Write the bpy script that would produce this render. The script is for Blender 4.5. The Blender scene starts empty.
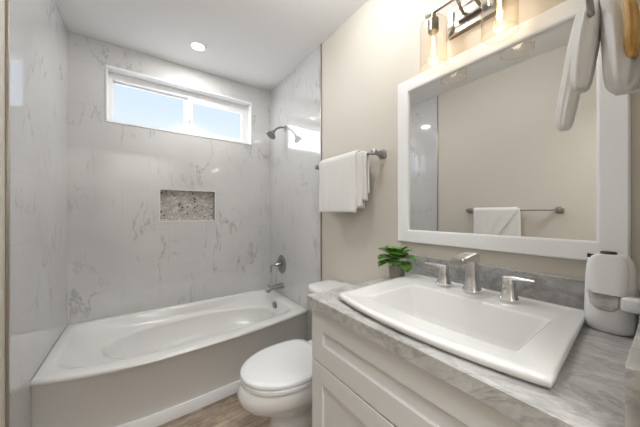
import bpy, bmesh, math, random
from mathutils import Vector, Matrix, noise
random.seed(7)
S = bpy.context.scene
COL = S.collection
PI = math.pi

# ---------------------------------------------------------------- camera
cd = bpy.data.cameras.new('camera'); cam = bpy.data.objects.new('camera', cd); COL.objects.link(cam)
cam.location = (-1.1074, -2.4459, 1.1682)
cam.rotation_euler = (PI/2, 0, -0.6188)
cd.sensor_width = 36.0; cd.lens = 252.18/640*36; cd.clip_start = 0.01
S.camera = cam
# ---------------------------------------------------------------- colour management
vs = S.view_settings
S.display_settings.display_device = 'sRGB'
vs.view_transform = 'Standard'; vs.look = 'None'; vs.gamma = 1.0; vs.use_curve_mapping = False
vs.exposure = 0.27
# ---------------------------------------------------------------- sky
w = bpy.data.worlds.new('sky'); S.world = w; w.use_nodes = True
nt = w.node_tree; nt.nodes.clear()
out = nt.nodes.new('ShaderNodeOutputWorld'); bg = nt.nodes.new('ShaderNodeBackground')
tc = nt.nodes.new('ShaderNodeTexCoord'); sp = nt.nodes.new('ShaderNodeSeparateXYZ'); cr = nt.nodes.new('ShaderNodeValToRGB')
nt.links.new(tc.outputs['Generated'], sp.inputs[0]); nt.links.new(sp.outputs['Z'], cr.inputs['Fac'])
cr.color_ramp.elements[0].position = 0.0; cr.color_ramp.elements[0].color = (0.80, 0.84, 0.88, 1)
cr.color_ramp.elements[1].position = 0.75; cr.color_ramp.elements[1].color = (0.42, 0.60, 0.88, 1)
e = cr.color_ramp.elements.new(0.27); e.color = (0.74, 0.83, 0.93, 1)
e = cr.color_ramp.elements.new(0.45); e.color = (0.60, 0.755, 0.95, 1)
# white sky glow added towards -x to brighten tile reflections, not seen directly
hz = nt.nodes.new('ShaderNodeMapRange'); hz.interpolation_type = 'SMOOTHSTEP'; hz.inputs['From Min'].default_value = -0.12; hz.inputs['From Max'].default_value = -0.42
hz.inputs['To Min'].default_value = 0.0; hz.inputs['To Max'].default_value = 1.0; nt.links.new(sp.outputs['X'], hz.inputs['Value'])
mxs = nt.nodes.new('ShaderNodeMix'); mxs.data_type = 'RGBA'; nt.links.new(hz.outputs[0], mxs.inputs[0]); nt.links.new(cr.outputs[0], mxs.inputs[6]); mxs.inputs[7].default_value = (4.6, 4.7, 4.9, 1)
nt.links.new(mxs.outputs[2], bg.inputs[0]); bg.inputs[1].default_value = 1.0
nt.links.new(bg.outputs[0], out.inputs[0])
# ---------------------------------------------------------------- area lights
def area(name, loc, rot, sx, sy, power, col):
    l = bpy.data.lights.new(name, 'AREA'); l.shape = 'RECTANGLE'; l.size = sx; l.size_y = sy
    l.energy = power; l.color = col
    o = bpy.data.objects.new(name, l); COL.objects.link(o); o.location = loc; o.rotation_euler = rot
    return o
# unseen fill light added outside the door behind the camera
area('added_hall_fill', (-1.1, -3.05, 2.40), (0, 0, 0), 0.8, 0.6, 26, (0.96, 0.98, 1.0))
# extra fill light added over the vanity, no fixture there (above the picture)
pl = bpy.data.lights.new('added_room_fill', 'POINT'); pl.energy = 10.5; pl.color = (0.97, 0.985, 1.0); pl.shadow_soft_size = 0.04
po = bpy.data.objects.new('added_room_fill', pl); COL.objects.link(po); po.location = (-0.51, -1.60, 2.36)
area('downlight_light', (-0.751, -0.349, 2.425), (0, 0, 0), 0.09, 0.09, 5.5, (1.0, 0.985, 0.97))

# ================================================================ materials
def mat(name, color, rough=0.5, metal=0.0, spec=0.5, coat=0.0):
    m = bpy.data.materials.new(name); m.use_nodes = True
    b = m.node_tree.nodes['Principled BSDF']
    b.inputs['Base Color'].default_value = (*color, 1); b.inputs['Roughness'].default_value = rough
    b.inputs['Metallic'].default_value = metal; b.inputs['Specular IOR Level'].default_value = spec
    b.inputs['Coat Weight'].default_value = coat
    return m
def N(m, t, **kw):
    n = m.node_tree.nodes.new(t)
    for k, v in kw.items(): setattr(n, k, v)
    return n
def L(m, a, b): m.node_tree.links.new(a, b)
def bsdf(m): return m.node_tree.nodes['Principled BSDF']
def math_node(m, op, a, b=None, clamp=False):
    n = N(m, 'ShaderNodeMath', operation=op); n.use_clamp = clamp
    for i, v in enumerate((a, b)):
        if v is None: continue
        if isinstance(v, (int, float)): n.inputs[i].default_value = v
        else: L(m, v, n.inputs[i])
    return n.outputs[0]
def mapping(m, scale=(1,1,1), rot=(0,0,0), loc=(0,0,0)):
    t = N(m, 'ShaderNodeTexCoord'); p = N(m, 'ShaderNodeMapping')
    p.inputs['Scale'].default_value = scale; p.inputs['Rotation'].default_value = rot; p.inputs['Location'].default_value = loc
    L(m, t.outputs['Object'], p.inputs[0]); return p.outputs[0]
def noise_tex(m, vec, scale, detail=4, rough=0.5, dist=0.0):
    n = N(m, 'ShaderNodeTexNoise'); n.inputs['Scale'].default_value = scale; n.inputs['Detail'].default_value = detail
    n.inputs['Roughness'].default_value = rough; n.inputs['Distortion'].default_value = dist
    L(m, vec, n.inputs['Vector']); return n.outputs['Fac']
def ramp(m, fac, stops):
    r = N(m, 'ShaderNodeValToRGB'); L(m, fac, r.inputs[0])
    els = r.color_ramp.elements
    while len(els) < len(stops): els.new(0.5)
    for e_, (p, c) in zip(els, stops):
        e_.position = p; e_.color = (*c, 1) if len(c) == 3 else c
    return r.outputs[0]
def mix(m, fac, a, b, mode='MIX'):
    n = N(m, 'ShaderNodeMix', data_type='RGBA', blend_type=mode)
    for i, v in ((0, fac), (6, a), (7, b)):
        if isinstance(v, (int, float)): n.inputs[i].default_value = v
        elif isinstance(v, tuple): n.inputs[i].default_value = (*v, 1)
        else: L(m, v, n.inputs[i])
    return n.outputs[2]
def bump(m, h, strength=0.2, dist=0.01):
    n = N(m, 'ShaderNodeBump'); n.inputs['Strength'].default_value = strength; n.inputs['Distance'].default_value = dist
    L(m, h, n.inputs['Height']); L(m, n.outputs[0], bsdf(m).inputs['Normal'])

def marble_tile(name, plane):
    """polished white porcelain tile, sparse grey veins; joints run as 0.61 x 0.305 m brick bond"""
    m = mat(name, (0.6, 0.6, 0.6), 0.05, spec=0.5); bsdf(m).inputs['IOR'].default_value = 1.6 if plane == 'xz' else 2.3
    v = mapping(m)
    vo = mapping(m, loc=(3.1, 7.7, 5.3))
    # joints
    s = N(m, 'ShaderNodeSeparateXYZ'); L(m, v, s.inputs[0]); c = N(m, 'ShaderNodeCombineXYZ')
    L(m, math_node(m, 'ADD', s.outputs['X' if plane == 'xz' else 'Y'], 6.1), c.inputs[0])
    L(m, math_node(m, 'SUBTRACT', s.outputs['Z'], 0.125 - 0.305*2), c.inputs[1])
    br = N(m, 'ShaderNodeTexBrick'); L(m, c.outputs[0], br.inputs['Vector'])
    br.inputs['Scale'].default_value = 1.0; br.inputs['Brick Width'].default_value = 0.61; br.inputs['Row Height'].default_value = 0.305
    br.inputs['Mortar Size'].default_value = 0.0013; br.inputs['Mortar Smooth'].default_value = 0.1
    br.inputs['Color1'].default_value = (0, 0, 0, 1); br.inputs['Color2'].default_value = (1, 1, 1, 1); br.inputs['Mortar'].default_value = (0.5, 0.5, 0.5, 1)
    # veins: thin ridges of a distorted noise, kept only in patches, diagonal
    rot = (0, math.radians(-48), 0) if plane == 'xz' else (math.radians(-40), 0, 0)
    v2 = mapping(m, scale=(1.3, 1.3, 0.42), rot=rot)
    n1 = noise_tex(m, v2, 3.2, 6, 0.58, 0.4)
    ridge = math_node(m, 'ABSOLUTE', math_node(m, 'SUBTRACT', n1, 0.5))
    vein = ramp(m, ridge, [(0.0, (1, 1, 1)), (0.006, (0.5,)*3), (0.016, (0, 0, 0))])
    mask = ramp(m, noise_tex(m, vo, 4.2, 3, 0.55), [(0.49, (0, 0, 0)), (0.60, (1, 1, 1))])
    n2 = noise_tex(m, v2, 6.0, 5, 0.62, 0.7)
    ridge2 = math_node(m, 'ABSOLUTE', math_node(m, 'SUBTRACT', n2, 0.5))
    vein2 = ramp(m, ridge2, [(0.0, (0.8,)*3), (0.022, (0, 0, 0))])
    mask2 = ramp(m, noise_tex(m, vo, 5.5, 3, 0.5), [(0.57, (0, 0, 0)), (0.70, (0.7,)*3)])
    tot = math_node(m, 'ADD', math_node(m, 'MULTIPLY', vein, mask), math_node(m, 'MULTIPLY', vein2, mask2), True)
    cloud = ramp(m, noise_tex(m, v, 1.7, 3, 0.5), [(0.3, (0.56, 0.56, 0.56)), (0.7, (0.655, 0.65, 0.645))])
    col = mix(m, math_node(m, 'MULTIPLY', tot, 0.50), cloud, (0.20, 0.195, 0.195))
    col = mix(m, math_node(m, 'MULTIPLY', br.outputs['Fac'], 0.32), col, (0.36, 0.36, 0.35))
    L(m, col, bsdf(m).inputs['Base Color'])
    return m
def grey_marble(name, base, dark, light):
    m = mat(name, base, 0.28, spec=0.4)
    v = mapping(m, scale=(1, 1.0, 1), rot=(0.3, 0.2, math.radians(35)))
    v2 = mapping(m, scale=(2.4, 1.1, 1.8), rot=(0.5, 0.1, math.radians(28)))
    n1 = noise_tex(m, v2, 7, 7, 0.65, 1.6)
    n2 = noise_tex(m, v, 22, 6, 0.7, 0.5)
    c = ramp(m, n1, [(0.30, dark), (0.47, base), (0.72, light)])
    ridge = math_node(m, 'ABSOLUTE', math_node(m, 'SUBTRACT', noise_tex(m, v2, 3.2, 6, 0.62, 2.0), 0.5))
    vein = ramp(m, ridge, [(0.0, (0.7,)*3), (0.03, (0, 0, 0))])
    c = mix(m, vein, c, tuple(x*0.62 for x in dark))
    c = mix(m, 0.35, c, ramp(m, n2, [(0.35, dark), (0.65, light)]))
    L(m, c, bsdf(m).inputs['Base Color'])
    return m

M = {}
M['tile_x'] = marble_tile('marble_tile_back', 'xz')
M['tile_y'] = marble_tile('marble_tile_side', 'yz')
M['counter'] = grey_marble('grey_marble_counter', (0.44, 0.43, 0.415), (0.29, 0.28, 0.27), (0.64, 0.63, 0.615))
M['splash'] = grey_marble('grey_marble_splash', (0.37, 0.362, 0.355), (0.22, 0.215, 0.21), (0.58, 0.57, 0.56))
def paint(name, c, rough=0.55, bs=0.05, sc=180):
    m = mat(name, c, rough, spec=0.35); bump(m, noise_tex(m, mapping(m), sc, 3), bs, 0.002); return m
M['paint'] = paint('beige_wall_paint', (0.62, 0.58, 0.51), 0.5, 0.04, 60)
M['ceiling'] = paint('white_ceiling_paint', (0.84, 0.84, 0.84), 0.7)
M['trim'] = mat('brushed_tile_trim', (0.42, 0.39, 0.35), 0.35, 0.8)
M['vinyl'] = mat('white_window_vinyl', (0.82, 0.82, 0.82), 0.35)
M['white'] = paint('white_frame_paint', (0.83, 0.83, 0.84), 0.35, 0.02, 300)
M['cabinet'] = paint('white_cabinet_paint', (0.71, 0.705, 0.70), 0.42, 0.02, 300)
M['porcelain'] = mat('white_porcelain', (0.80, 0.80, 0.79), 0.12, coat=0.4)
M['sinkp'] = mat('white_sink_porcelain', (0.80, 0.795, 0.785), 0.14, coat=0.4)
M['acrylic'] = mat('white_tub_acrylic', (0.74, 0.735, 0.72), 0.2, coat=0.2)
M['plastic'] = mat('white_plastic', (0.80, 0.80, 0.81), 0.28)
M['seat'] = mat('white_seat_plastic', (0.78, 0.78, 0.78), 0.22)
M['black'] = mat('black_plastic', (0.012, 0.012, 0.014), 0.35)
M['chrome'] = mat('polished_chrome', (0.80, 0.80, 0.81), 0.06, 1.0)
M['nickel'] = mat('brushed_nickel', (0.34, 0.33, 0.325), 0.28, 1.0)
M['nickel_warm'] = mat('satin_nickel', (0.30, 0.265, 0.225), 0.3, 1.0)
M['mirror'] = mat('mirror_silver', (0.84, 0.845, 0.84), 0.0, 1.0)
M['grout'] = mat('dark_gap', (0.10, 0.10, 0.10), 0.8)
# wood-look plank floor
m = mat('wood_plank_floor', (0.3, 0.25, 0.2), 0.42, spec=0.4); M['floor'] = m
v = mapping(m); br = N(m, 'ShaderNodeTexBrick'); L(m, mapping(m, loc=(3.05, 5.02, 0)), br.inputs['Vector'])
br.inputs['Scale'].default_value = 1; br.inputs['Brick Width'].default_value = 0.9; br.inputs['Row Height'].default_value = 0.15
br.inputs['Mortar Size'].default_value = 0.0016; br.inputs['Color1'].default_value = (0.32, 0.26, 0.21, 1)
br.inputs['Color2'].default_value = (0.54, 0.46, 0.38, 1); br.inputs['Mortar'].default_value = (0.15, 0.12, 0.10, 1)
g = noise_tex(m, mapping(m, scale=(2.5, 26, 1)), 3.2, 6, 0.65, 1.2)
blot = noise_tex(m, v, 9, 4, 0.6, 0.6)
c = mix(m, 0.75, br.outputs['Color'], ramp(m, g, [(0.3, (0.30, 0.27, 0.25)), (0.7, (1.3, 1.25, 1.2))]), 'MULTIPLY')
c = mix(m, 0.5, c, ramp(m, blot, [(0.35, (0.55, 0.52, 0.5)), (0.65, (1.3, 1.28, 1.25))]), 'MULTIPLY')
L(m, c, bsdf(m).inputs['Base Color'])
# pebble mosaic of the niche
m = mat('pebble_mosaic', (0.4, 0.38, 0.36), 0.35); M['mosaic'] = m
vo = N(m, 'ShaderNodeTexVoronoi', feature='F1'); vo.inputs['Scale'].default_value = 62; L(m, mapping(m, scale=(0.8, 1, 1)), vo.inputs['Vector'])
ve = N(m, 'ShaderNodeTexVoronoi', feature='DISTANCE_TO_EDGE'); ve.inputs['Scale'].default_value = 62; L(m, mapping(m, scale=(0.8, 1, 1)), ve.inputs['Vector'])
s = N(m, 'ShaderNodeSeparateColor'); L(m, vo.outputs['Color'], s.inputs[0])
c = ramp(m, s.outputs[0], [(0.0, (0.12, 0.11, 0.10)), (0.06, (0.20, 0.19, 0.18)), (0.09, (0.50, 0.46, 0.43)), (0.45, (0.62, 0.58, 0.55)), (0.8, (0.68, 0.65, 0.61)), (1.0, (0.82, 0.80, 0.76))])
c = mix(m, ramp(m, ve.outputs['Distance'], [(0.02, (1, 1, 1)), (0.09, (0, 0, 0))]), c, (0.48, 0.46, 0.44))
L(m, c, bsdf(m).inputs['Base Color'])
# terry cloth
m = mat('white_terry_cloth', (0.80, 0.785, 0.765), 0.95, spec=0.1); M['towel'] = m
bsdf(m).inputs['Sheen Weight'].default_value = 0.3
bump(m, noise_tex(m, mapping(m), 420, 3, 0.7), 0.55, 0.004)
m = mat('golden_tan_lining', (0.50, 0.29, 0.085), 0.45, spec=0.4); M['gold'] = m
c = ramp(m, noise_tex(m, mapping(m, scale=(30, 30, 9)), 1.0, 3, 0.5, 0.5), [(0.38, (0.42, 0.22, 0.05)), (0.52, (0.60, 0.37, 0.12)), (0.70, (0.93, 0.74, 0.42))]); L(m, c, bsdf(m).inputs['Base Color'])
# plant
m = mat('green_leaf', (0.06, 0.17, 0.02), 0.32, spec=0.5); M['leaf'] = m
c = ramp(m, noise_tex(m, mapping(m), 45, 3), [(0.35, (0.035, 0.12, 0.015)), (0.65, (0.22, 0.40, 0.09))]); L(m, c, bsdf(m).inputs['Base Color'])
M['stem'] = mat('pale_green_stem', (0.35, 0.45, 0.2), 0.5)
m = mat('grey_concrete_pot', (0.36, 0.33, 0.31), 0.8); M['pot'] = m
c = ramp(m, noise_tex(m, mapping(m), 120, 4), [(0.3, (0.27, 0.245, 0.23)), (0.7, (0.45, 0.42, 0.40))]); L(m, c, bsdf(m).inputs['Base Color'])
M['soil'] = mat('dark_soil', (0.04, 0.03, 0.02), 0.9)
# thin clear glass: mostly see-through, mirrors at grazing angles
def thin_glass(name, tint, refl=1.0, ior=1.5, edge=1.0):
    m = bpy.data.materials.new(name); m.use_nodes = True; t = m.node_tree; t.nodes.clear()
    o = t.nodes.new('ShaderNodeOutputMaterial'); mx = t.nodes.new('ShaderNodeMixShader'); tr = t.nodes.new('ShaderNodeBsdfTransparent')
    gl = t.nodes.new('ShaderNodeBsdfGlossy'); lw = t.nodes.new('ShaderNodeLayerWeight'); lw.inputs[0].default_value = 0.5
    pw = t.nodes.new('ShaderNodeMath'); pw.operation = 'POWER'; pw.inputs[1].default_value = 4.5; t.links.new(lw.outputs['Facing'], pw.inputs[0])
    fr = t.nodes.new('ShaderNodeMath'); fr.operation = 'MULTIPLY_ADD'; fr.inputs[1].default_value = 0.7; fr.inputs[2].default_value = ((ior-1)/(ior+1))**2; t.links.new(pw.outputs[0], fr.inputs[0])
    tm = t.nodes.new('ShaderNodeMix'); tm.data_type = 'RGBA'; tm.inputs[6].default_value = (*tint, 1); tm.inputs[7].default_value = (*[x**edge for x in tint], 1); t.links.new(tm.outputs[2], tr.inputs[0]); t.links.new(pw.outputs[0], tm.inputs[0]); gl.inputs['Roughness'].default_value = 0.02; gl.inputs['Color'].default_value = (refl,)*3 + (1,)
    t.links.new(fr.outputs[0], mx.inputs[0]); t.links.new(tr.outputs[0], mx.inputs[1]); t.links.new(gl.outputs[0], mx.inputs[2])
    t.links.new(mx.outputs[0], o.inputs[0]); return m
M['pane'] = thin_glass('window_pane', (0.97, 0.98, 1.0))
M['shade'] = thin_glass('clear_amber_glass', (0.97, 0.94, 0.89), 1.0, 1.5, 9)
M['bulb'] = thin_glass('bulb_glass', (0.99, 0.95, 0.88), 1.0, 1.35)
def emit(name, c, s):
    m = bpy.data.materials.new(name); m.use_nodes = True; b = m.node_tree.nodes['Principled BSDF']
    b.inputs['Base Color'].default_value = (0, 0, 0, 1); b.inputs['Emission Color'].default_value = (*c, 1); b.inputs['Emission Strength'].default_value = s
    return m
M['filament'] = emit('glowing_filament', (1.0, 0.72, 0.40), 32)
M['led'] = emit('lit_diffuser', (1.0, 0.96, 0.90), 9)

# ================================================================ mesh helpers
def link(name, bm, m, parent=None, smooth=35, solid=None, sub=0, bevel=None):
    bmesh.ops.remove_doubles(bm, verts=bm.verts, dist=1e-6)
    bmesh.ops.recalc_face_normals(bm, faces=bm.faces)
    me = bpy.data.meshes.new(name); bm.to_mesh(me); bm.free()
    for p in me.polygons: p.use_smooth = bool(smooth)
    if smooth: me.set_sharp_from_angle(angle=math.radians(smooth))
    me.materials.append(m if not isinstance(m, str) else M[m])
    o = bpy.data.objects.new(name, me); COL.objects.link(o)
    if parent: o.parent = parent; o.matrix_parent_inverse = Matrix.Translation(parent.location).inverted()
    if solid: md = o.modifiers.new('thickness', 'SOLIDIFY'); md.thickness = solid; md.offset = 0
    if sub: md = o.modifiers.new('smooth', 'SUBSURF'); md.levels = sub; md.render_levels = sub
    return o
def thing(name, loc, label, cat, group=None):
    o = bpy.data.objects.new(name, None); COL.objects.link(o); o.location = loc; o.empty_display_size = 0.05
    return tag(o, label, cat, group)
def tag(o, label, cat, group=None):
    o['label'] = label; o['category'] = cat
    if group: o['group'] = group
    return o
def struct(o): o['kind'] = 'structure'; return o

def box(bm, x0, x1, y0, y1, z0, z1, bev=0.0, seg=2):
    t = bmesh.new()
    r = bmesh.ops.create_cube(t, size=1.0)
    for v_ in t.verts:
        v_.co = Vector(((x0+x1)/2 + v_.co.x*(x1-x0), (y0+y1)/2 + v_.co.y*(y1-y0), (z0+z1)/2 + v_.co.z*(z1-z0)))
    if bev > 0: bmesh.ops.bevel(t, geom=list(t.edges), offset=bev, segments=seg, profile=0.5, affect='EDGES')
    merge(bm, t); return bm
def merge(bm, t, mtx=None):
    if mtx: bmesh.ops.transform(t, matrix=mtx, verts=t.verts)
    tmp = bpy.data.meshes.new('tmp'); t.to_mesh(tmp); t.free(); bm.from_mesh(tmp); bpy.data.meshes.remove(tmp)
def loft(bm, loops, cap0=True, cap1=True, closed=True):
    """loops: list of lists of points with equal counts"""
    vs_ = [[bm.verts.new(p) for p in lp] for lp in loops]
    n = len(loops[0])
    for a, b in zip(vs_, vs_[1:]):
        for i in range(n if closed else n-1):
            j = (i+1) % n
            bm.faces.new((a[i], a[j], b[j], b[i]))
    if cap0: bm.faces.new(list(reversed(vs_[0])))
    if cap1: bm.faces.new(vs_[-1])
    return bm
def frame_from(d):
    d = d.normalized(); a = Vector((0, 0, 1)) if abs(d.z) < 0.9 else Vector((0, 1, 0))
    u = d.cross(a).normalized(); return u, d.cross(u).normalized()
def tube(bm, pts, rad, n=14, cap=True):
    pts = [Vector(p) for p in pts]
    if isinstance(rad, (int, float)): rad = [rad]*len(pts)
    loops = []; u = None
    for i, p in enumerate(pts):
        d = (pts[min(i+1, len(pts)-1)] - pts[max(i-1, 0)]).normalized()
        if u is None: u, v_ = frame_from(d)
        else:
            u = (u - d*u.dot(d)).normalized(); v_ = d.cross(u)
        loops.append([p + (u*math.cos(2*PI*k/n) + v_*math.sin(2*PI*k/n))*rad[i] for k in range(n)])
    return loft(bm, loops, cap, cap)
def lathe(bm, prof, c=(0, 0, 0), axis='z', n=32, cap0=True, cap1=True, sx=1, sy=1):
    """prof: (radius, height) list"""
    loops = []
    for r, h in prof:
        lp = []
        for k in range(n):
            a = 2*PI*k/n; p = Vector((r*math.cos(a)*sx, r*math.sin(a)*sy, h))
            if axis == 'x': p = Vector((p.z, p.x, p.y))
            if axis == '-x': p = Vector((-p.z, p.x, p.y))
            if axis == 'y': p = Vector((p.x, p.z, p.y))
            lp.append(p + Vector(c))
        loops.append(lp)
    return loft(bm, loops, cap0, cap1)
def spline(pts, n=8):
    pts = [Vector(p) for p in pts]; o = []
    for i in range(len(pts)-1):
        p0, p1, p2, p3 = pts[max(i-1, 0)], pts[i], pts[i+1], pts[min(i+2, len(pts)-1)]
        for k in range(n):
            t = k/n
            o.append(0.5*((2*p1)+(-p0+p2)*t+(2*p0-5*p1+4*p2-p3)*t*t+(-p0+3*p1-3*p2+p3)*t**3))
    o.append(pts[-1]); return o
def dirs(n=96):
    """n points round the perimeter of the unit square [-1,1]^2, corners included"""
    q = n//4; o = []
    for k in range(q): o.append((-1+2*k/q, -1))
    for k in range(q): o.append((1, -1+2*k/q))
    for k in range(q): o.append((1-2*k/q, 1))
    for k in range(q): o.append((-1, 1-2*k/q))
    return o
def square_loop(x0, x1, y0, y1, z, p=None, n=96, fn=None):
    """superellipse loop of exponent p (None = exact rectangle); fn warps the points"""
    o = []
    for sx, sy in dirs(n):
        if p:
            # keep the angle even: map the square perimeter onto a superellipse
            r = (abs(sx)**p + abs(sy)**p)**(1/p); a, b = sx/r, sy/r
        else: a, b = sx, sy
        pt = Vector(((x0+x1)/2 + a*(x1-x0)/2, (y0+y1)/2 + b*(y1-y0)/2, z))
        if fn: pt = fn(pt, a, b)
        o.append(pt)
    return o

# ================================================================ SETTING
CZ = 2.44; XL = -1.52; YF = -2.428
bm = bmesh.new(); box(bm, XL-0.12, 0.12, -3.6, 0.16, -0.05, 0.0); struct(link('floor', bm, 'floor', smooth=0))
bm = bmesh.new(); box(bm, XL-0.12, 0.12, -2.53, 0.16, CZ, CZ+0.05); struct(link('ceiling', bm, 'ceiling', smooth=0))
bm = bmesh.new(); box(bm, 0.0, 0.12, -2.53, 0.0, 0, CZ); struct(link('wall_right', bm, 'paint', smooth=0))
bm = bmesh.new(); box(bm, XL-0.12, XL-0.006, -2.53, 0.0, 0, CZ); struct(link('wall_left', bm, 'paint', smooth=0))
# tiled back wall with the window and niche openings
WX0, WX1, WZ0, WZ1 = -1.319, -0.202, 1.850, 2.274
NX0, NX1, NZ0, NZ1 = -0.982, -0.542, 1.098, 1.373
xs = [XL-0.12, WX0, NX0, NX1, WX1, 0.12]; zs = [0, NZ0, NZ1, WZ0, WZ1, CZ]
bm = bmesh.new()
for i in range(5):
    for k in range(5):
        win = xs[i] >= WX0 and xs[i+1] <= WX1 and k == 3
        ni = i == 2 and k == 1
        if win: continue
        box(bm, xs[i], xs[i+1], 0.09 if ni else 0.0, 0.16, zs[k], zs[k+1])
bmesh.ops.remove_doubles(bm, verts=bm.verts, dist=1e-5)
struct(link('wall_back', bm, 'tile_x', smooth=0))
YT = -0.935
bm = bmesh.new(); box(bm, -0.006, 0.0, -0.905, 0.0, 0, CZ); struct(link('wall_right_tiled', bm, 'tile_y', smooth=0))
bm = bmesh.new(); box(bm, XL-0.006, XL, -0.962, 0.0, 0, CZ); struct(link('wall_left_tiled', bm, 'tile_y', smooth=0))
bm = bmesh.new(); box(bm, -0.009, 0.0, -0.915, -0.905, 0.0, CZ, 0.001); struct(link('trim_1', bm, 'trim'))
bm = bmesh.new(); box(bm, XL-0.006, XL+0.003, -0.972, -0.962, 0.0, CZ, 0.001); struct(link('trim_2', bm, 'trim'))
# front wall beside the doorway the picture is taken from
bm = bmesh.new(); box(bm, -0.615, 0.0, YF-0.10, YF, 0, CZ); box(bm, XL, -0.615, YF-0.10, YF, 2.10, CZ)
struct(link('wall_front', bm, 'paint', smooth=0))
bm = bmesh.new(); box(bm, XL-0.12, 0.12, -3.72, -3.60, 0, CZ+.05); box(bm, XL-0.24, XL-0.12, -3.72, -2.53, 0, CZ+.05); box(bm, 0.12, 0.24, -3.72, -2.53, 0, CZ+.05); struct(link('wall_hallway', bm, 'paint', smooth=0))
bm = bmesh.new(); box(bm, XL-0.12, 0.12, -3.60, -2.53, CZ, CZ+.05); struct(link('ceiling_hallway', bm, 'ceiling', smooth=0))
# niche lining: mosaic back, tiled reveals are the wall itself, white edge trim
bm = bmesh.new(); box(bm, NX0+.001, NX1-.001, 0.083, 0.0899, NZ0+.001, NZ1-.001); struct(link('wall_back_niche', bm, 'mosaic', smooth=0))
def edge_trim(x0, x1, z0, z1, t, y0, y1):
    bm = bmesh.new()
    box(bm, x0-t, x1+t, y0, y1, z1, z1+t); box(bm, x0-t, x1+t, y0, y1, z0-t, z0)
    box(bm, x0-t, x0, y0, y1, z0, z1); box(bm, x1, x1+t, y0, y1, z0, z1); return bm
struct(link('trim_3', edge_trim(NX0+.007, NX1-.007, NZ0+.007, NZ1-.007, 0.006, -0.003, 0.02), 'vinyl', smooth=0))
struct(link('trim_4', edge_trim(WX0+.011, WX1-.011, WZ0+.011, WZ1-.011, 0.010, -0.004, 0.10), 'vinyl', smooth=0))
# sliding window
wroot = bpy.data.objects.new('window_1', None); COL.objects.link(wroot); wroot.location = (-0.76, 0.12, WZ0); struct(wroot)
bm = bmesh.new(); X0, X1, Z0, Z1 = WX0+.011, WX1-.011, WZ0+.011, WZ1-.011
box(bm, X0, X1, 0.085, 0.15, Z1-0.052, Z1, .002); box(bm, X0, X1, 0.085, 0.15, Z0, Z0+0.022, .002)
box(bm, X0, X0+0.024, 0.0853, 0.1497, Z0+.021, Z1-.051); box(bm, X1-0.026, X1, 0.0853, 0.1497, Z0+.021, Z1-.051)
link('window_frame', bm, 'vinyl', wroot)
def sash(x0, x1, z0, z1, y0, y1, t, tl, tr):
    bm = bmesh.new()
    box(bm, x0, x1, y0, y1, z1-t, z1, .002); box(bm, x0, x1, y0, y1, z0, z0+t, .002)
    box(bm, x0, x0+tl, y0, y1, z0+t*.9, z1-t*.9, .002); box(bm, x1-tr, x1, y0, y1, z0+t*.9, z1-t*.9, .002)
    s_ = link('window_sash', bm, 'vinyl', wroot)
    b2 = bmesh.new(); ym = (y0+y1)/2; box(b2, x0+tl*.8, x1-tr*.8, ym-.002, ym+.002, z0+t*.8, z1-t*.8)
    link('window_pane', b2, 'pane', s_, smooth=0)
sash(X0+.02, -0.752, Z0+.02, Z1-.05, 0.118, 0.142, 0.014, 0.008, 0.034)
sash(-0.760, X1-.024, Z0+.02, Z1-.05, 0.088, 0.112, 0.036, 0.036, 0.040)
bm = bmesh.new(); box(bm, -0.752, -0.742, 0.080, 0.088, 1.985, 2.035, .002); link('window_latch', bm, 'nickel', wroot)

# ================================================================ BATHTUB
tub = thing('bathtub', (-0.76, -0.4, 0), 'white alcove bathtub with a bowed apron front, set below the window', 'bathtub')
def bow(amt):
    def f(p, a, b):
        if b < 0:
            u = (p.x - (-0.98))/0.98 if p.x > -0.98 else (-0.98 - p.x)/0.54
            p.y -= amt*max(0, 1-u*u)*min(1, -b)
        return p
    return f
g = 0.002; x0, x1, yb = XL+.0003, -0.006-g, -g
def yfront(off): return -0.738+off
loops = [square_loop(x0, x1, yfront(0.03), yb, 0.0, None, fn=bow(0.075)),
         square_loop(x0, x1, yfront(0.022), yb, 0.355, None, fn=bow(0.10)),
         square_loop(x0, x1, yfront(0.004), yb, 0.375, None, fn=bow(0.115)),
         square_loop(x0, x1, yfront(0.0), yb, 0.388, None, fn=bow(0.118)),
         square_loop(x0+.002, x1-.002, yfront(0.006), yb-.002, 0.397, None, fn=bow(0.118)),
         square_loop(x0+.008, x1-.008, yfront(0.016), yb-.008, 0.400, None, fn=bow(0.115)),
         square_loop(x0+.040, x1-.075, yfront(0.060), yb-.045, 0.400, 14, fn=bow(0.10)),
         square_loop(x0+.050, x1-.088, yfront(0.070), yb-.053, 0.397, 11, fn=bow(0.10)),
         square_loop(x0+.060, x1-.097, yfront(0.080), yb-.062, 0.385, 8, fn=bow(0.095)),
         square_loop(x0+.110, x1-.112, yfront(0.105), yb-.068, 0.338, 4.0, fn=bow(0.08)),
         square_loop(x0+.200, x1-.135, yfront(0.120), yb-.078, 0.316, 2.35, fn=bow(0.06)),
         square_loop(x0+.216, x1-.142, yfront(0.128), yb-.092, 0.308, 2.25, fn=bow(0.05)),
         square_loop(x0+.226, x1-.148, yfront(0.135), yb-.100, 0.284, 2.25, fn=bow(0.045)),
         square_loop(x0+.300, x1-.165, yfront(0.160), yb-.145, 0.150, 2.8, fn=bow(0.02)),
         square_loop(x0+.350, x1-.200, yfront(0.190), yb-.215, 0.110, 3.0),
         square_loop(x0+.420, x1-.250, yfront(0.240), yb-.270, 0.100, 3.0)]
bm = bmesh.new(); loft(bm, loops); link('tub_shell', bm, 'acrylic', tub, smooth=60)
bm = bmesh.new()
pts = []
for k in range(41):
    x = x0+.001 + (x1-x0-.002)*k/40; u = (x+0.98)/0.98 if x > -0.98 else (-0.98-x)/0.54
    pts.append((x, yfront(0.024)-0.085*(1-u*u)))
lp = []
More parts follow.
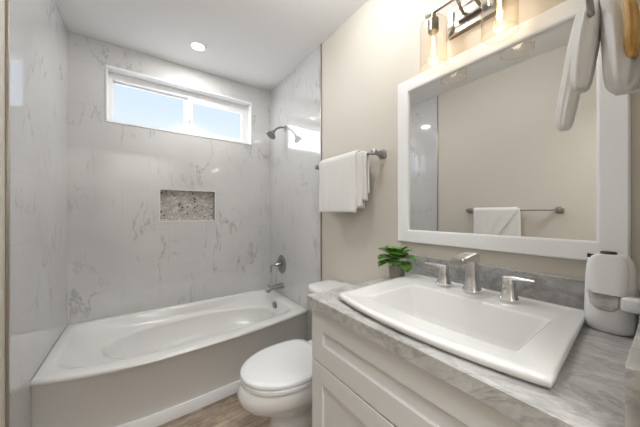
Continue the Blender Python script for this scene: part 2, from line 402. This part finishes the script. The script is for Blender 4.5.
for (x, y) in pts: lp.append([Vector((x, y+.02, 0.001)), Vector((x, y-.004, 0.001)), Vector((x, y-.004, 0.062)), Vector((x, y+.0, 0.068)), Vector((x, y+.02, 0.068))])
loft(bm, lp); link('base_strip', bm, 'white', tub)
bm = bmesh.new(); oc = Vector((-0.128, -0.37, 0.345))
lathe(bm, [(0.0005, 0.0), (0.034, 0.0), (0.036, 0.006), (0.030, 0.012), (0.006, 0.015), (0.0005, 0.015)], (-0.124, -0.37, 0.345), '-x', 28)
ov = link('overflow_plate', bm, 'nickel', tub)

# ---------------------------------------------------------------- tub spout
t = thing('tub_spout', (-0.006, -0.29, 0.482), 'brushed nickel tub spout on the tiled wall above the tub end', 'spout')
bm = bmesh.new(); q = [(0.0, 0.486, .030, .026), (-.012, .486, .031, .027), (-.05, .484, .026, .022), (-.11, .479, .023, .019), (-.15, .474, .022, .019), (-.166, .468, .018, .015)]
loft(bm, [[Vector((-0.0065+x, -0.29+math.cos(2*PI*k/20)*ry, z+math.sin(2*PI*k/20)*rz)) for k in range(20)] for x, z, ry, rz in q])
tube(bm, [(-.150, -.29, .470), (-.150, -.29, .445)], [.016, .014])
link('spout_body', bm, 'nickel', t)
bm = bmesh.new(); tube(bm, [(-.148, -.29, .490), (-.148, -.29, .512)], .004, 8); lathe(bm, [(.0005, .508), (.007, .511), (.007, .518), (.0005, .521)], (-.148, -.29, 0), n=12); link('diverter_knob', bm, 'nickel', t)
# ---------------------------------------------------------------- valve
t = thing('shower_valve', (-0.006, -0.27, 0.684), 'brushed nickel round shower valve plate with a lever handle', 'valve')
bm = bmesh.new(); lathe(bm, [(.0005, 0), (.086, 0), (.088, .004), (.080, .010), (.050, .014), (.0005, .016)], (-.0065, -.27, .684), '-x', 40); link('escutcheon', bm, 'nickel', t)
bm = bmesh.new(); lathe(bm, [(.0005, 0), (.030, 0), (.026, .025), (.020, .045), (.014, .060), (.0005, .064)], (-.020, -.27, .684), '-x', 24); link('valve_hub', bm, 'nickel', t)
bm = bmesh.new(); tube(bm, spline([(-.078, -.27, .686), (-.105, -.272, .684), (-.118, -.275, .66), (-.121, -.278, .622)]), [.008]*9+[.007]*16, 10); link('lever', bm, 'nickel', t)
# ---------------------------------------------------------------- shower head
t = thing('wall_shower', (-0.006, -0.34, 1.965), 'brushed nickel shower head on a curved arm, high on the tiled wall', 'shower')
bm = bmesh.new(); lathe(bm, [(.0005, 0), (.028, 0), (.026, .008), (.012, .014), (.0005, .015)], (-.0065, -.34, 1.963), '-x', 24); link('wall_flange', bm, 'nickel', t)
bm = bmesh.new(); tube(bm, spline([(-.012, -.34, 1.963), (-.05, -.34, 1.964), (-.09, -.34, 1.945), (-.118, -.34, 1.915)]), .0095, 12); link('shower_arm', bm, 'nickel', t)
bm = bmesh.new(); lathe(bm, [(.0005, 0), (.012, 0), (.014, .012), (.018, .022), (.034, .042), (.046, .052), (.047, .062), (.042, .066), (.0005, .066)], (0, 0, 0), n=28)
d = Vector((-0.62, 0, -0.78)).normalized(); R_ = d.to_track_quat('Z', 'Y').to_matrix().to_4x4()
bmesh.ops.transform(bm, matrix=Matrix.Translation((-.114, -.34, 1.920)) @ R_, verts=bm.verts); link('shower_head', bm, 'nickel', t)

# ================================================================ TOILET
t = thing('toilet', (-0.37, -1.31, 0), 'white two-piece toilet with closed lid between the tub and the vanity', 'toilet')
TY = -1.298
def egg(xf, xb, hw, z_, n=64, back=3.5, dy=0):
    """egg outline: round front at xf (negative x), squarer back at xb"""
    o = []; xm = xb - (xb-xf)*0.42; z = z_-.010 if z_ > .36 else z_
    for k in range(n):
        a = 2*PI*k/n; c_, s_ = math.cos(a), math.sin(a)
        if c_ > 0:
            p = back; r = (abs(c_)**p+abs(s_)**p)**(1/p); x = xm + (xb-xm)*c_/r; y = hw*s_/r
        else:
            x = xm + (xm-xf)*c_; y = hw*math.copysign(abs(s_)**0.94, s_)
        o.append(Vector((x, TY+y+dy, z)))
    return o
bm = bmesh.new()
loft(bm, [egg(-.60, -.10, .105, 0.0), egg(-.60, -.10, .105, .02), egg(-.585, -.10, .095, .05), egg(-.585, -.10, .092, .14), egg(-.61, -.10, .105, .19), egg(-.66, -.09, .130, .225),
          egg(-.708, -.09, .160, .262), egg(-.738, -.085, .178, .300), egg(-.746, -.08, .187, .335), egg(-.734, -.08, .183, .372), egg(-.728, -.08, .180, .383), egg(-.715, -.085, .17, .386)])
link('bowl', bm, 'porcelain', t, smooth=50)
bm = bmesh.new(); loft(bm, [egg(-.724, -.315, .177, .387), egg(-.730, -.312, .182, .390), egg(-.730, -.312, .182, .403), egg(-.722, -.315, .175, .407)]); link('seat', bm, 'seat', t, smooth=50)
bm = bmesh.new(); loft(bm, [egg(-.718, -.305, .172, .4105), egg(-.729, -.300, .181, .413), egg(-.729, -.300, .181, .424), egg(-.724, -.304, .177, .429), egg(-.70, -.33, .16, .4325), egg(-.62, -.38, .10, .4335)])
link('lid', bm, 'seat', t, smooth=50)
for s_ in (-1, 1):
    bm = bmesh.new(); box(bm, -.298, -.262, TY+s_*.075-.02, TY+s_*.075+.02, .376, .408, .006); link('hinge', bm, 'seat', t)
def tank_loop(xf, hw, z, p=5, xb=-.012):
    def f(pt, a, b):
        if a < 0: pt.x += a*0.018*(1-b*b)
        return pt
    return square_loop(xf, xb, TY-hw, TY+hw, z, p, 64, f)
bm = bmesh.new(); loft(bm, [tank_loop(-.165, .175, .376), tank_loop(-.185, .20, .40), tank_loop(-.220, .228, .55), tank_loop(-.228, .238, .680)]); link('tank', bm, 'porcelain', t, smooth=50)
bm = bmesh.new(); loft(bm, [tank_loop(-.232, .241, .680), tank_loop(-.240, .249, .684), tank_loop(-.242, .251, .702), tank_loop(-.236, .246, .711), tank_loop(-.21, .222, .716, 4), tank_loop(-.15, .15, .718, 3, -.05)])
link('tank_lid', bm, 'porcelain', t, smooth=50)

# ================================================================ VANITY
YV0, YV1 = -2.412, -1.667; XFc = -0.569
t = thing('vanity_cabinet', (-0.3, -2.04, 0), 'white shaker vanity cabinet under the grey marble counter', 'cabinet')
bm = bmesh.new()
box(bm, XFc, -.004, YV1-.018, YV1, .0, .827, .001); box(bm, XFc, -.004, YV0, YV0+.018, .0, .827, .001)
box(bm, XFc, -.004, YV0+.018, YV1-.018, .10, .118); box(bm, -.02, -.004, YV0+.018, YV1-.018, .118, .827)
box(bm, XFc, XFc+.02, YV0+.018, YV1-.018, .60, .66); box(bm, XFc+.001, XFc+.02, YV0+.018, YV1-.018, .79, .827)
box(bm, XFc, XFc+.02, YV0+.018, YV0+.04, .1, .8); box(bm, XFc, XFc+.02, YV1-.04, YV1-.018, .1, .8); box(bm, XFc+.07, XFc+.085, YV0+.018, YV1-.018, 0, .10)
link('cabinet_body', bm, 'cabinet', t, smooth=30)
def shaker(name, y0, y1, z0, z1, st=0.064, rt=0.064):
    bm = bmesh.new(); xa, xb = XFc-.021, XFc-.001
    box(bm, xa, xb, y0, y0+st, z0, z1, .0015, 1); box(bm, xa, xb, y1-st, y1, z0, z1, .0015, 1)
    box(bm, xa+.0002, xb, y0+st-.002, y1-st+.002, z0, z0+rt, .0015, 1); box(bm, xa+.0002, xb, y0+st-.002, y1-st+.002, z1-rt, z1, .0015, 1)
    o = link(name, bm, 'cabinet', t, smooth=30)
    b2 = bmesh.new(); box(b2, xa+.010, xb, y0+st*.9, y1-st*.9, z0+rt*.9, z1-rt*.9); link('panel', b2, 'cabinet', o, smooth=0)
    return o
shaker('false_drawer_front', YV0+.002, YV1-.001, .638, .824, .066, .070)
ym = (YV0+YV1)/2
shaker('door', ym+.0015, YV1-.001, .105, .633); shaker('door', YV0+.002, ym-.0015, .105, .633)

t = thing('countertop', (-0.3, -2.04, 0.83), 'grey veined marble countertop with a backsplash along the wall', 'countertop')
HX0, HX1, HY0, HY1 = -.515, -.215, -2.275, -1.835   # hole for the sink
YC0, YC1 = -2.425, -1.662
bm = bmesh.new(); XC = -.6085
oc = square_loop(XC, -.001, YC0, YC1, .87, None, 32); ic = square_loop(HX0, HX1, HY0, HY1, .87, None, 32)
dn = lambda lp, z: [Vector((p.x, p.y, z)) for p in lp]
sh = [Vector((p.x + (.003 if p.x < -.3 else 0), p.y, .87)) for p in oc]
loft(bm, [dn(ic, .83), dn(oc, .83), dn(oc, .867), sh, ic, dn(ic, .83)], False, False)
link('counter_slab', bm, 'counter', t, smooth=0)
bm = bmesh.new(); box(bm, -.021, -.001, YC0+.001, YC1, .8702, .966, .0015, 1); link('backsplash', bm, 'splash', t)
bm = bmesh.new(); box(bm, -.600, -.0215, YC0+.001, YC0+.016, .8702, .972, .0015, 1); link('side_splash', bm, 'counter', t)

# ---------------------------------------------------------------- sink
t = thing('sink', (-0.3, -2.03, 0.87), 'white rectangular drop-in sink with a bowed front edge', 'sink')
def sb(amt):
    def f(p, a, b):
        if a < 0: p.x -= amt*(1-b*b)*(-a)
        if amt > .025: p.y += .052*(p.x+.08)
        return p
    return f
ya, yb2 = -2.306, -1.750; xa, xb = -.555, -.080
Lp = [square_loop(xa+.014, xb-.010, ya+.010, yb2-.010, .8705, 110, 96, sb(.030)),
      square_loop(xa+.004, xb-.002, ya+.002, yb2-.002, .876, 110, 96, sb(.034)),
      square_loop(xa, xb, ya, yb2, .886, 110, 96, sb(.036)),
      square_loop(xa+.0015, xb-.0015, ya+.0015, yb2-.0015, .892, 110, 96, sb(.036)),
      square_loop(xa+.005, xb-.005, ya+.005, yb2-.005, .8945, 110, 96, sb(.034)),
      square_loop(xa+.009, xb-.009, ya+.009, yb2-.009, .8946, 110, 96, sb(.034)),
      square_loop(xa+.022, xb-.022, ya+.030, yb2-.030, .894, 110, 96, sb(.030)),
      square_loop(xa+.026, xb-.026, ya+.034, yb2-.034, .891, 110, 96, sb(.029)),
      square_loop(xa+.066, -.225, -2.262, -1.845, .889, 40, 96, sb(.014)),
      square_loop(xa+.069, -.228, -2.259, -1.848, .887, 40, 96, sb(.012)),
      square_loop(xa+.072, -.231, -2.256, -1.851, .880, 40, 96, sb(.010)),
      square_loop(xa+.086, -.243, -2.225, -1.868, .800, 16, 96, sb(.006)),
      square_loop(xa+.098, -.252, -2.208, -1.880, .776, 14, 96),
      square_loop(xa+.118, -.270, -2.185, -1.900, .768, 10, 96),
      square_loop(-.372, -.352, -2.06, -2.04, .764, 4, 96)]
bm = bmesh.new(); loft(bm, Lp, False, True); sk = link('basin', bm, 'sinkp', t, smooth=60); wn = sk.modifiers.new('normals', 'WEIGHTED_NORMAL'); wn.keep_sharp = True; wn.weight = 90
bm = bmesh.new(); lathe(bm, [(.0005, .7665), (.018, .7665), (.021, .769), (.021, .7655), (.0005, .765)], (-.362, -2.05, 0), n=24); link('drain', bm, 'chrome', t)

# ---------------------------------------------------------------- faucet (spout and two handles)
FX = -.150; RZ = .892
def sq_col(bm, cx, cy, levels, n=32, p=4):
    loft(bm, [square_loop(cx-rx, cx+rx, cy-ry, cy+ry, z, p, n) for z, rx, ry in levels])
t = thing('faucet', (FX, -2.03, RZ), 'chrome three-piece faucet, square spout between two lever handles, on the sink', 'faucet')
bm = bmesh.new(); sq_col(bm, FX, -2.03, [(RZ, .026, .026), (RZ+.008, .027, .027), (RZ+.016, .023, .023), (RZ+.06, .019, .019), (RZ+.115, .018, .019), (RZ+.128, .019, .020), (RZ+.136, .018, .019)])
link('spout_column', bm, 'chrome', t)
bm = bmesh.new()
prof = [(FX+.016, RZ+.104, RZ+.137), (FX-.01, RZ+.104, RZ+.139), (FX-.05, RZ+.108, RZ+.136), (FX-.10, RZ+.108, RZ+.129), (FX-.122, RZ+.107, RZ+.123)]
lp = []
for x, zl, zh in prof:
    w_ = .0195; b_ = .004
    lp.append([Vector((x, -2.03+a, z)) for a, z in ((-w_, zl+b_), (-w_+b_, zl), (w_-b_, zl), (w_, zl+b_), (w_, zh-b_), (w_-b_, zh), (-w_+b_, zh), (-w_, zh-b_))])
loft(bm, lp); link('spout_arm', bm, 'chrome', t)
def handle(cy, sgn):
    bm = bmesh.new(); sq_col(bm, FX, cy, [(RZ, .023, .023), (RZ+.007, .024, .024), (RZ+.014, .020, .020), (RZ+.045, .0165, .0165), (RZ+.066, .016, .016), (RZ+.072, .014, .014)])
    h = link('handle', bm, 'chrome', t)
    bm = bmesh.new(); lp = []
    for d_, zc, hw, hh in ((-.014, RZ+.070, .011, .006), (0, RZ+.071, .011, .007), (.03, RZ+.074, .009, .005), (.068, RZ+.076, .008, .003)):
        lp.append([Vector((FX+a*hw - .010*max(d_, 0)/.068, cy+sgn*d_, zc+b*hh)) for a, b in ((-1, -.5), (-.6, -1), (.6, -1), (1, -.5), (1, .5), (.6, 1), (-.6, 1), (-1, .5))])
    loft(bm, lp); link('lever', bm, 'chrome', h)
handle(-1.928, 1)
handle(-2.140, -1)

# ---------------------------------------------------------------- soap dispenser
DX, DY, DZ = -.118, -2.350, .8705
t = thing('soap_dispenser', (DX, DY, DZ), 'white plastic soap dispenser with black top button on the counter corner', 'soap dispenser')
bm = bmesh.new()
def dl(z, rx, ry, dx=0, dy=0, p=2.6):
    ry *= .79; rx *= .85; z *= 1.04
    return square_loop(DX-rx+dx, DX+rx+dx, DY-ry+dy, DY+ry+dy, DZ+z, p, 64)
loft(bm, [dl(.0, .048, .050), dl(.004, .053, .055), dl(.015, .056, .0575), (dl(.045, .057, .058)), dl(.085, .056, .057), dl(.125, .053, .0555), dl(.155, .050, .053), dl(.170, .046, .049), dl(.181, .038, .040), dl(.186, .026, .028), dl(.188, .012, .014)])
link('dispenser_body', bm, 'plastic', t, smooth=60)
bm = bmesh.new()   # protruding head and spout that reaches over towards the room
lp = []
hp = [(.098, .024), (.102, .028), (.14, .030), (.170, .029), (.188, .025), (.196, .015)]
for z, h_ in hp:
    lp.append(square_loop(DX-.056, DX-.0, DY-h_-.004, DY+h_+.004, DZ+z, 5, 48))
loft(bm, lp); link('dispenser_head', bm, 'plastic', t, smooth=60)
bm = bmesh.new(); box(bm, DX-.065, DX-.02, DY-.054, DY-.022, DZ+.066, DZ+.100, .007, 3); link('pump_arm', bm, 'plastic', t)
bm = bmesh.new(); lathe(bm, [(.0005, .192), (.014, .193), (.0155, .198), (.013, .202), (.0005, .203)], (DX-.028, DY, DZ), n=28, sy=1.0); link('top_button', bm, 'black', t)
bm = bmesh.new(); tube(bm, [(DX-.03, DY+.018, DZ+.187), (DX-.032, DY+.037, DZ+.189)], [.004, .0055], 10); link('nozzle', bm, 'black', t)
M['window'] = grey_marble('clear_reservoir', (0.50, 0.48, 0.46), (0.24, 0.23, 0.22), (0.74, 0.73, 0.71))
bm = bmesh.new()
lp = []
for z, y0_, y1_ in ((.052, -.010, .016), (.056, -.022, .030), (.066, -.030, .040), (.095, -.030, .046)):
    lp.append([Vector((DX-.048 - (.013 if abs(y) < .03 else .0), DY+y, DZ+z)) for y in [y0_+(y1_-y0_)*k/10 for k in range(11)]])
# follows the body surface: a shallow curved panel
def onbody(y, z): 
    r = max(0, 1-(abs(y)/.0458)**2.6)**(1/2.6); return DX-.0486*r-.0010
bm2 = bmesh.new(); rows = []
for z, y0_, y1_ in ((.056, -.004, .012), (.060, -.012, .022), (.068, -.018, .030), (.101, -.020, .036)):
    rows.append([Vector((onbody(y, z), DY+y, DZ+z)) for y in [y0_+(y1_-y0_)*k/12 for k in range(13)]])
loft(bm2, rows, False, False, closed=False); bm.free()
link('reservoir_window', bm2, 'window', t, solid=.0016)

# ---------------------------------------------------------------- plant
PX, PY, PZ = -.142, -1.702, .8705
t = thing('potted_plant', (PX, PY, PZ), 'small leafy green plant in a round grey pot at the counter corner', 'plant')
bm = bmesh.new(); lathe(bm, [(.0005, 0), (.031, 0), (.033, .003), (.037, .062), (.037, .066), (.033, .066), (.032, .052), (.0005, .052)], (PX, PY, PZ), n=32); link('pot', bm, 'pot', t)
bm = bmesh.new(); lathe(bm, [(.0005, .053), (.0315, .053), (.0315, .056), (.0005, .058)], (PX, PY, PZ), n=20); link('soil', bm, 'soil', t)
def leaf(az, el, ln, wd, z0, base):
    bm = bmesh.new(); rows = []
    dh = Vector((math.cos(az), math.sin(az), 0)); sd = Vector((-math.sin(az), math.cos(az), 0))
    p = Vector((PX, PY, PZ+z0)) + dh*base; ang = el
    nn = 12
    for i in range(nn+1):
        u = i/nn; w_ = wd*1.4*max(0.04, math.sin(PI*min(1, u**0.85))**0.6) if u > 0.0 else .002
        if u > .98: w_ = .001
        dvec = dh*math.cos(ang)+Vector((0, 0, 1))*math.sin(ang); nv = -dh*math.sin(ang)+Vector((0, 0, 1))*math.cos(ang)
        rows.append([p + sd*w_*k/3 + nv*(abs(k)/3)**1.4*w_*0.28 for k in (-3, -2, -1, 0, 1, 2, 3)])
        p = p + dvec*ln/nn; ang -= 0.05
    loft(bm, rows, False, False, closed=False); return bm
stems = bmesh.new()
leaves = [(2.9, .30, .090, .030, .088, .012), (2.2, .75, .085, .030, .092, .012), (1.2, .35, .085, .030, .088, .010), (.6, .85, .075, .028, .092, .008),
          (-1.6, .30, .090, .031, .088, .012), (-.9, .8, .075, .027, .095, .008), (-2.3, .75, .090, .032, .084, .012), (-2.9, 1.0, .075, .028, .095, .008),
          (1.75, -.05, .085, .029, .076, .015), (-1.95, -.10, .080, .028, .074, .016), (1.6, .95, .075, .028, .096, .006), (2.55, -.05, .075, .028, .074, .015),
          (-1.2, 1.15, .070, .027, .096, .006), (-2.7, .15, .080, .029, .078, .014)]
for a in leaves:
    link('leaf', leaf(*a), 'leaf', t, solid=.0012)
    dh = Vector((math.cos(a[0]), math.sin(a[0]), 0))
    tube(stems, [Vector((PX, PY, PZ+.055))+dh*.004, Vector((PX, PY, PZ+a[4]+.001))+dh*a[5]*1.1], .0018, 6)
link('stem', stems, 'stem', t)

# ================================================================ MIRROR
t = thing('mirror', (-0.012, -1.995, 1.43), 'rectangular wall mirror in a wide white frame above the sink', 'mirror')
my0, my1, mz0, mz1 = -2.376, -1.6125, 1.026, 1.836; iy0, iy1, iz0, iz1 = -2.314, -1.6765, 1.087, 1.775
bm = bmesh.new()
def rect(x, d): return [Vector((x, my0+d, mz0+d)), Vector((x, my1-d, mz0+d)), Vector((x, my1-d, mz1-d)), Vector((x, my0+d, mz1-d))]
def recti(x, d): return [Vector((x, iy0-d, iz0-d)), Vector((x, iy1+d, iz0-d)), Vector((x, iy1+d, iz1+d)), Vector((x, iy0-d, iz1+d))]
loft(bm, [rect(-.001, 0), rect(-.018, 0), rect(-.022, .004), recti(-.022, .006), recti(-.019, .0), recti(-.008, .0)], False, False)
link('mirror_frame', bm, 'white', t, smooth=25)
bm = bmesh.new(); box(bm, -.011, -.004, iy0-.004, iy1+.004, iz0-.004, iz1+.004); link('mirror_glass', bm, 'mirror', t, smooth=0)

# ================================================================ VANITY LIGHT
SX = -.095; SYc = -1.974; SYs = (-1.853, -2.095)
t = thing('vanity_light', (-0.02, SYc, 1.985), 'two-lamp nickel vanity light with clear glass shades above the mirror', 'wall lamp')
bm = bmesh.new()
def plate(x, dy, dz): return [Vector((x, SYc-dy, 1.988-dz)), Vector((x, SYc+dy, 1.988-dz)), Vector((x, SYc+dy, 1.988+dz)), Vector((x, SYc-dy, 1.988+dz))]
loft(bm, [plate(-.001, .098, .062), plate(-.018, .098, .062), plate(-.022, .094, .058), plate(-.022, .076, .040), plate(-.014, .070, .034), plate(-.014, .056, .020), plate(-.026, .052, .016)])
link('backplate', bm, 'nickel_warm', t, smooth=20)
bm = bmesh.new()
for dy in (-.03, .03): tube(bm, [(-.022, SYc+dy, 1.988), (-.06, SYc+dy*.9, 1.998), (SX, SYc+dy*.8, 2.022)], .006, 10)
link('arm', bm, 'nickel_warm', t)
bm = bmesh.new(); box(bm, SX-.007, SX+.007, SYs[1]-.035, SYs[0]+.035, 2.016, 2.030, .002); link('crossbar', bm, 'nickel_warm', t)
for k, sy in enumerate(SYs):
    bm = bmesh.new(); lathe(bm, [(.0005, 2.016), (.011, 2.016), (.011, 1.995), (.021, 1.990), (.021, 1.940), (.018, 1.936), (.0005, 1.936)], (SX, sy, 0), n=24); so = link('socket', bm, 'nickel_warm', t)
    bm = bmesh.new(); R0 = .0535
    lathe(bm, [(.014, 1.994), (.030, 1.992), (.043, 1.985), (.051, 1.973), (R0, 1.958), (R0, 1.84), (R0, 1.792), (R0+.0008, 1.788), (R0-.0018, 1.788), (R0-.0022, 1.795)], (SX, sy, 0), n=48, cap0=False, cap1=False)
    link('glass_shade', bm, 'shade', t, smooth=70)
    bm = bmesh.new(); lathe(bm, [(.010, 1.937), (.013, 1.925), (.016, 1.90), (.0165, 1.86), (.014, 1.835), (.009, 1.822), (.0005, 1.817)], (SX, sy, 0), n=24, cap0=False); bb = link('bulb', bm, 'bulb', t, smooth=70)
    bm = bmesh.new()
    for a in range(4):
        ca, sa = math.cos(a*PI/2+.4)*.006, math.sin(a*PI/2+.4)*.006
        tube(bm, [(SX+ca*.5, sy+sa*.5, 1.918), (SX+ca, sy+sa, 1.845)], .0012, 6)
    link('filament', bm, 'filament', bb)
    l = bpy.data.lights.new('lamp_glow', 'POINT'); l.energy = 0.18; l.color = (1.0, 0.93, 0.85); l.shadow_soft_size = .02
    lo = bpy.data.objects.new('lamp_glow', l); COL.objects.link(lo); lo.location = (SX, sy, 1.875)
# ---------------------------------------------------------------- recessed ceiling light
t = thing('ceiling_light', (-0.751, -0.349, CZ), 'small round recessed ceiling light above the bathtub', 'ceiling light')
bm = bmesh.new(); lathe(bm, [(.044, CZ-.002), (.046, CZ-.008), (.058, CZ-.005), (.060, CZ-.0005)], (-.751, -.349, 0), n=40, cap0=False, cap1=False); link('trim_ring', bm, 'vinyl', t)
bm = bmesh.new(); lathe(bm, [(.0005, CZ-.003), (.045, CZ-.003)], (-.751, -.349, 0), n=40, cap0=False, cap1=False); link('diffuser', bm, 'led', t)

# ================================================================ TOWEL BARS AND TOWELS
def towel_bar(xw, sgn, y0, y1, z, label, r=.0065, out=.072):
    """bar along y at distance out from the wall at xw; sgn = direction into the room"""
    t = thing('towel_bar', (xw, (y0+y1)/2, z), label, 'towel bar', None); xb_ = xw+sgn*out
    bm = bmesh.new(); tube(bm, [(xb_, y0+.01, z), (xb_, y1-.01, z)], r, 14); link('bar', bm, 'nickel', t)
    for y in (y0, y1):
        bm = bmesh.new()
        lp = [(0.0005, .026), (.006, .026), (.012, .020), (.045, .011), (.060, .011), (.066, .015), (.082, .015), (.088, .010)]
        loft(bm, [square_loop(y-h, y+h, z-h, z+h, 0, 5, 24, lambda p, a, b, X=xw+sgn*d: Vector((X, p.x, p.y))) for d, h in [(q_*out/.072, h_) for q_, h_ in lp]]); link('post', bm, 'nickel', t)
    return t
BZ = 1.500
towel_bar(0.0, -1, -1.500, -0.955, BZ, 'brushed nickel towel bar on the beige wall beside the tile edge')
towel_bar(XL-.006, 1, -1.940, -1.300, 1.195, 'brushed nickel towel bar on the left wall, seen in the mirror', out=.062)
def drape(xc, z, y0, y1, zf, zb, sgn, rad, seed, skew=0.0, ripple=.004, thick=.012, flare=0.0):
    """sheet hung over a bar: front face on the sgn side; returns a closed thick bmesh"""
    bm = bmesh.new(); rows = []; ny = 28
    path = []
    nf = 18
    for k in range(nf): path.append(('f', zf+(z-zf)*k/nf))
    for k in range(9): path.append(('t', PI*k/8))
    for k in range(1, nf+1): path.append(('b', z-(z-zb)*k/nf))
    for kind, v_ in path:
        row = []
        for j in range(ny+1):
            u = j/ny; y = y0+(y1-y0)*u
            hang = 0
            if kind == 't': x = sgn*rad*math.cos(v_); zz = z+rad*math.sin(v_)
            else:
                x = sgn*rad*(1 if kind == 'f' else -1); zz = v_
                hang = min(1, (z-v_)/.12)
            e_ = noise.noise(Vector((y*14+seed, zz*1.5, seed*3)))*ripple*hang*2 + noise.noise(Vector((y*40, zz*3, seed)))*ripple*.5*hang
            x += sgn*e_ + sgn*flare*hang*(1 if kind == 'f' else 0)
            yy = y + noise.noise(Vector((zz*6, seed, u*2)))*ripple*1.2 + skew*(z-zz)*(1-u)*(1 if kind == 'f' else 0) 
            row.append(Vector((xc+x, yy, zz+noise.noise(Vector((y*9, seed*2, 5)))*ripple*1.2*(hang > .9))))
        rows.append(row)
    loft(bm, rows, False, False, closed=False); return bm
# front towel: outer layer plus folded inner layers whose edges show on the near side
bxx = -.072
bm = drape(bxx, BZ, -1.395, -1.030, 1.175, 1.20, -1, .034, 3, ripple=.005)
merge(bm, drape(bxx, BZ, -1.430, -1.05, 1.205, 1.24, -1, .021, 5, ripple=.004))
merge(bm, drape(bxx, BZ, -1.455, -1.07, 1.245, 1.28, -1, .011, 8, ripple=.003))
o = link('towel', bm, 'towel', None, smooth=80, solid=.011, sub=1); tag(o, 'folded white terry towel hung over the bar on the beige wall', 'towel')
bxx = XL-.006+.062
bm = drape(bxx, 1.195, -1.700, -1.362, .90, .86, 1, .024, 11, ripple=.004, skew=0.65)
merge(bm, drape(bxx, 1.195, -1.712, -1.40, .93, .90, 1, .012, 13, ripple=.003))
o = link('towel', bm, 'towel', None, smooth=80, solid=.009, sub=1); tag(o, 'white towel on the left wall bar, seen only in the mirror', 'towel')

# ---------------------------------------------------------------- towel ring and hand towel, near right
RX, RY, RZ2 = -.335, -2.352, 1.635
t = thing('towel_ring', (RX, YF, RZ2+.07), 'nickel towel ring on the side wall, top right of the picture', 'towel ring')
bm = bmesh.new(); loft(bm, [square_loop(RX-h, RX+h, RZ2+.07-h, RZ2+.07+h, 0, 5, 24, lambda p, a, b, Y=YF+d: Vector((p.x, Y, p.y))) for d, h in ((.0005, .026), (.006, .026), (.012, .02), (.045, .011), (.085, .012), (.09, .008))]); link('mount', bm, 'nickel', t)
bm = bmesh.new(); ring = [(RX+.0+.075*math.sin(a), YF+.078, RZ2-.005+.075*math.cos(a)) for a in [2*PI*k/40 for k in range(41)]]; tube(bm, ring, .0055, 12, False); link('ring', bm, 'nickel', t)

def lobe(rows, n=40):
    """rows: (z, centre x, centre y, half x, half y, power) -> rounded soft cloth volume"""
    bm = bmesh.new(); lp = []
    for z, cx, cy, hx, hy, p in rows:
        l_ = []
        for k in range(n):
            a = 2*PI*k/n; c_, s_ = math.cos(a), math.sin(a)
            r = (abs(c_)**p+abs(s_)**p)**(1/p)
            f_ = 1+.08*math.sin(5*a+z*12)+.07*math.sin(9*a-z*17)+.14*noise.noise(Vector((c_*2.2+cx*9, s_*2.2+cy*30, z*22)))
            l_.append(Vector((cx+hx*c_/r*f_, cy+hy*s_/r*f_, z)))
        lp.append(l_)
    return loft(bm, lp)
bm = lobe([(1.352, -.345, -2.304, .008, .006, 2), (1.355, -.345, -2.305, .022, .011, 3), (1.39, -.345, -2.309, .027, .0135, 3), (1.45, -.342, -2.317, .030, .016, 3), (1.51, -.340, -2.326, .032, .018, 3), (1.57, -.338, -2.336, .031, .018, 3), (1.62, -.336, -2.345, .026, .016, 3)])
merge(bm, lobe([(1.425, -.352, -2.330, .010, .006, 2), (1.428, -.352, -2.331, .028, .014, 3), (1.46, -.352, -2.333, .034, .017, 3), (1.52, -.350, -2.338, .035, .019, 3), (1.58, -.345, -2.344, .030, .018, 3), (1.625, -.338, -2.348, .022, .012, 3)]))
merge(bm, lobe([(1.408, -.330, -2.388, .010, .006, 2), (1.411, -.332, -2.388, .040, .018, 2.6), (1.425, -.335, -2.389, .056, .0235, 2.6), (1.46, -.337, -2.389, .060, .0245, 3), (1.52, -.337, -2.386, .056, .023, 3), (1.58, -.336, -2.376, .045, .019, 3), (1.62, -.336, -2.364, .030, .013, 3)]))
o = link('hand_towel', bm, 'towel', None, smooth=80, sub=1)
ht = o; gb = lobe([(1.447, -.388, -2.402, .006, .003, 2), (1.450, -.388, -2.402, .016, .008, 2.5), (1.475, -.390, -2.403, .020, .010, 3), (1.52, -.388, -2.402, .020, .009, 3), (1.56, -.380, -2.398, .018, .008, 3), (1.60, -.370, -2.390, .012, .006, 3)])
gl = link('lining', gb, 'gold', ht, smooth=80, sub=1); gl['label'] = 'golden tan shiny lining'
o = ht; tag(o, 'white hand towel bunched through the ring at the top right', 'hand towel')
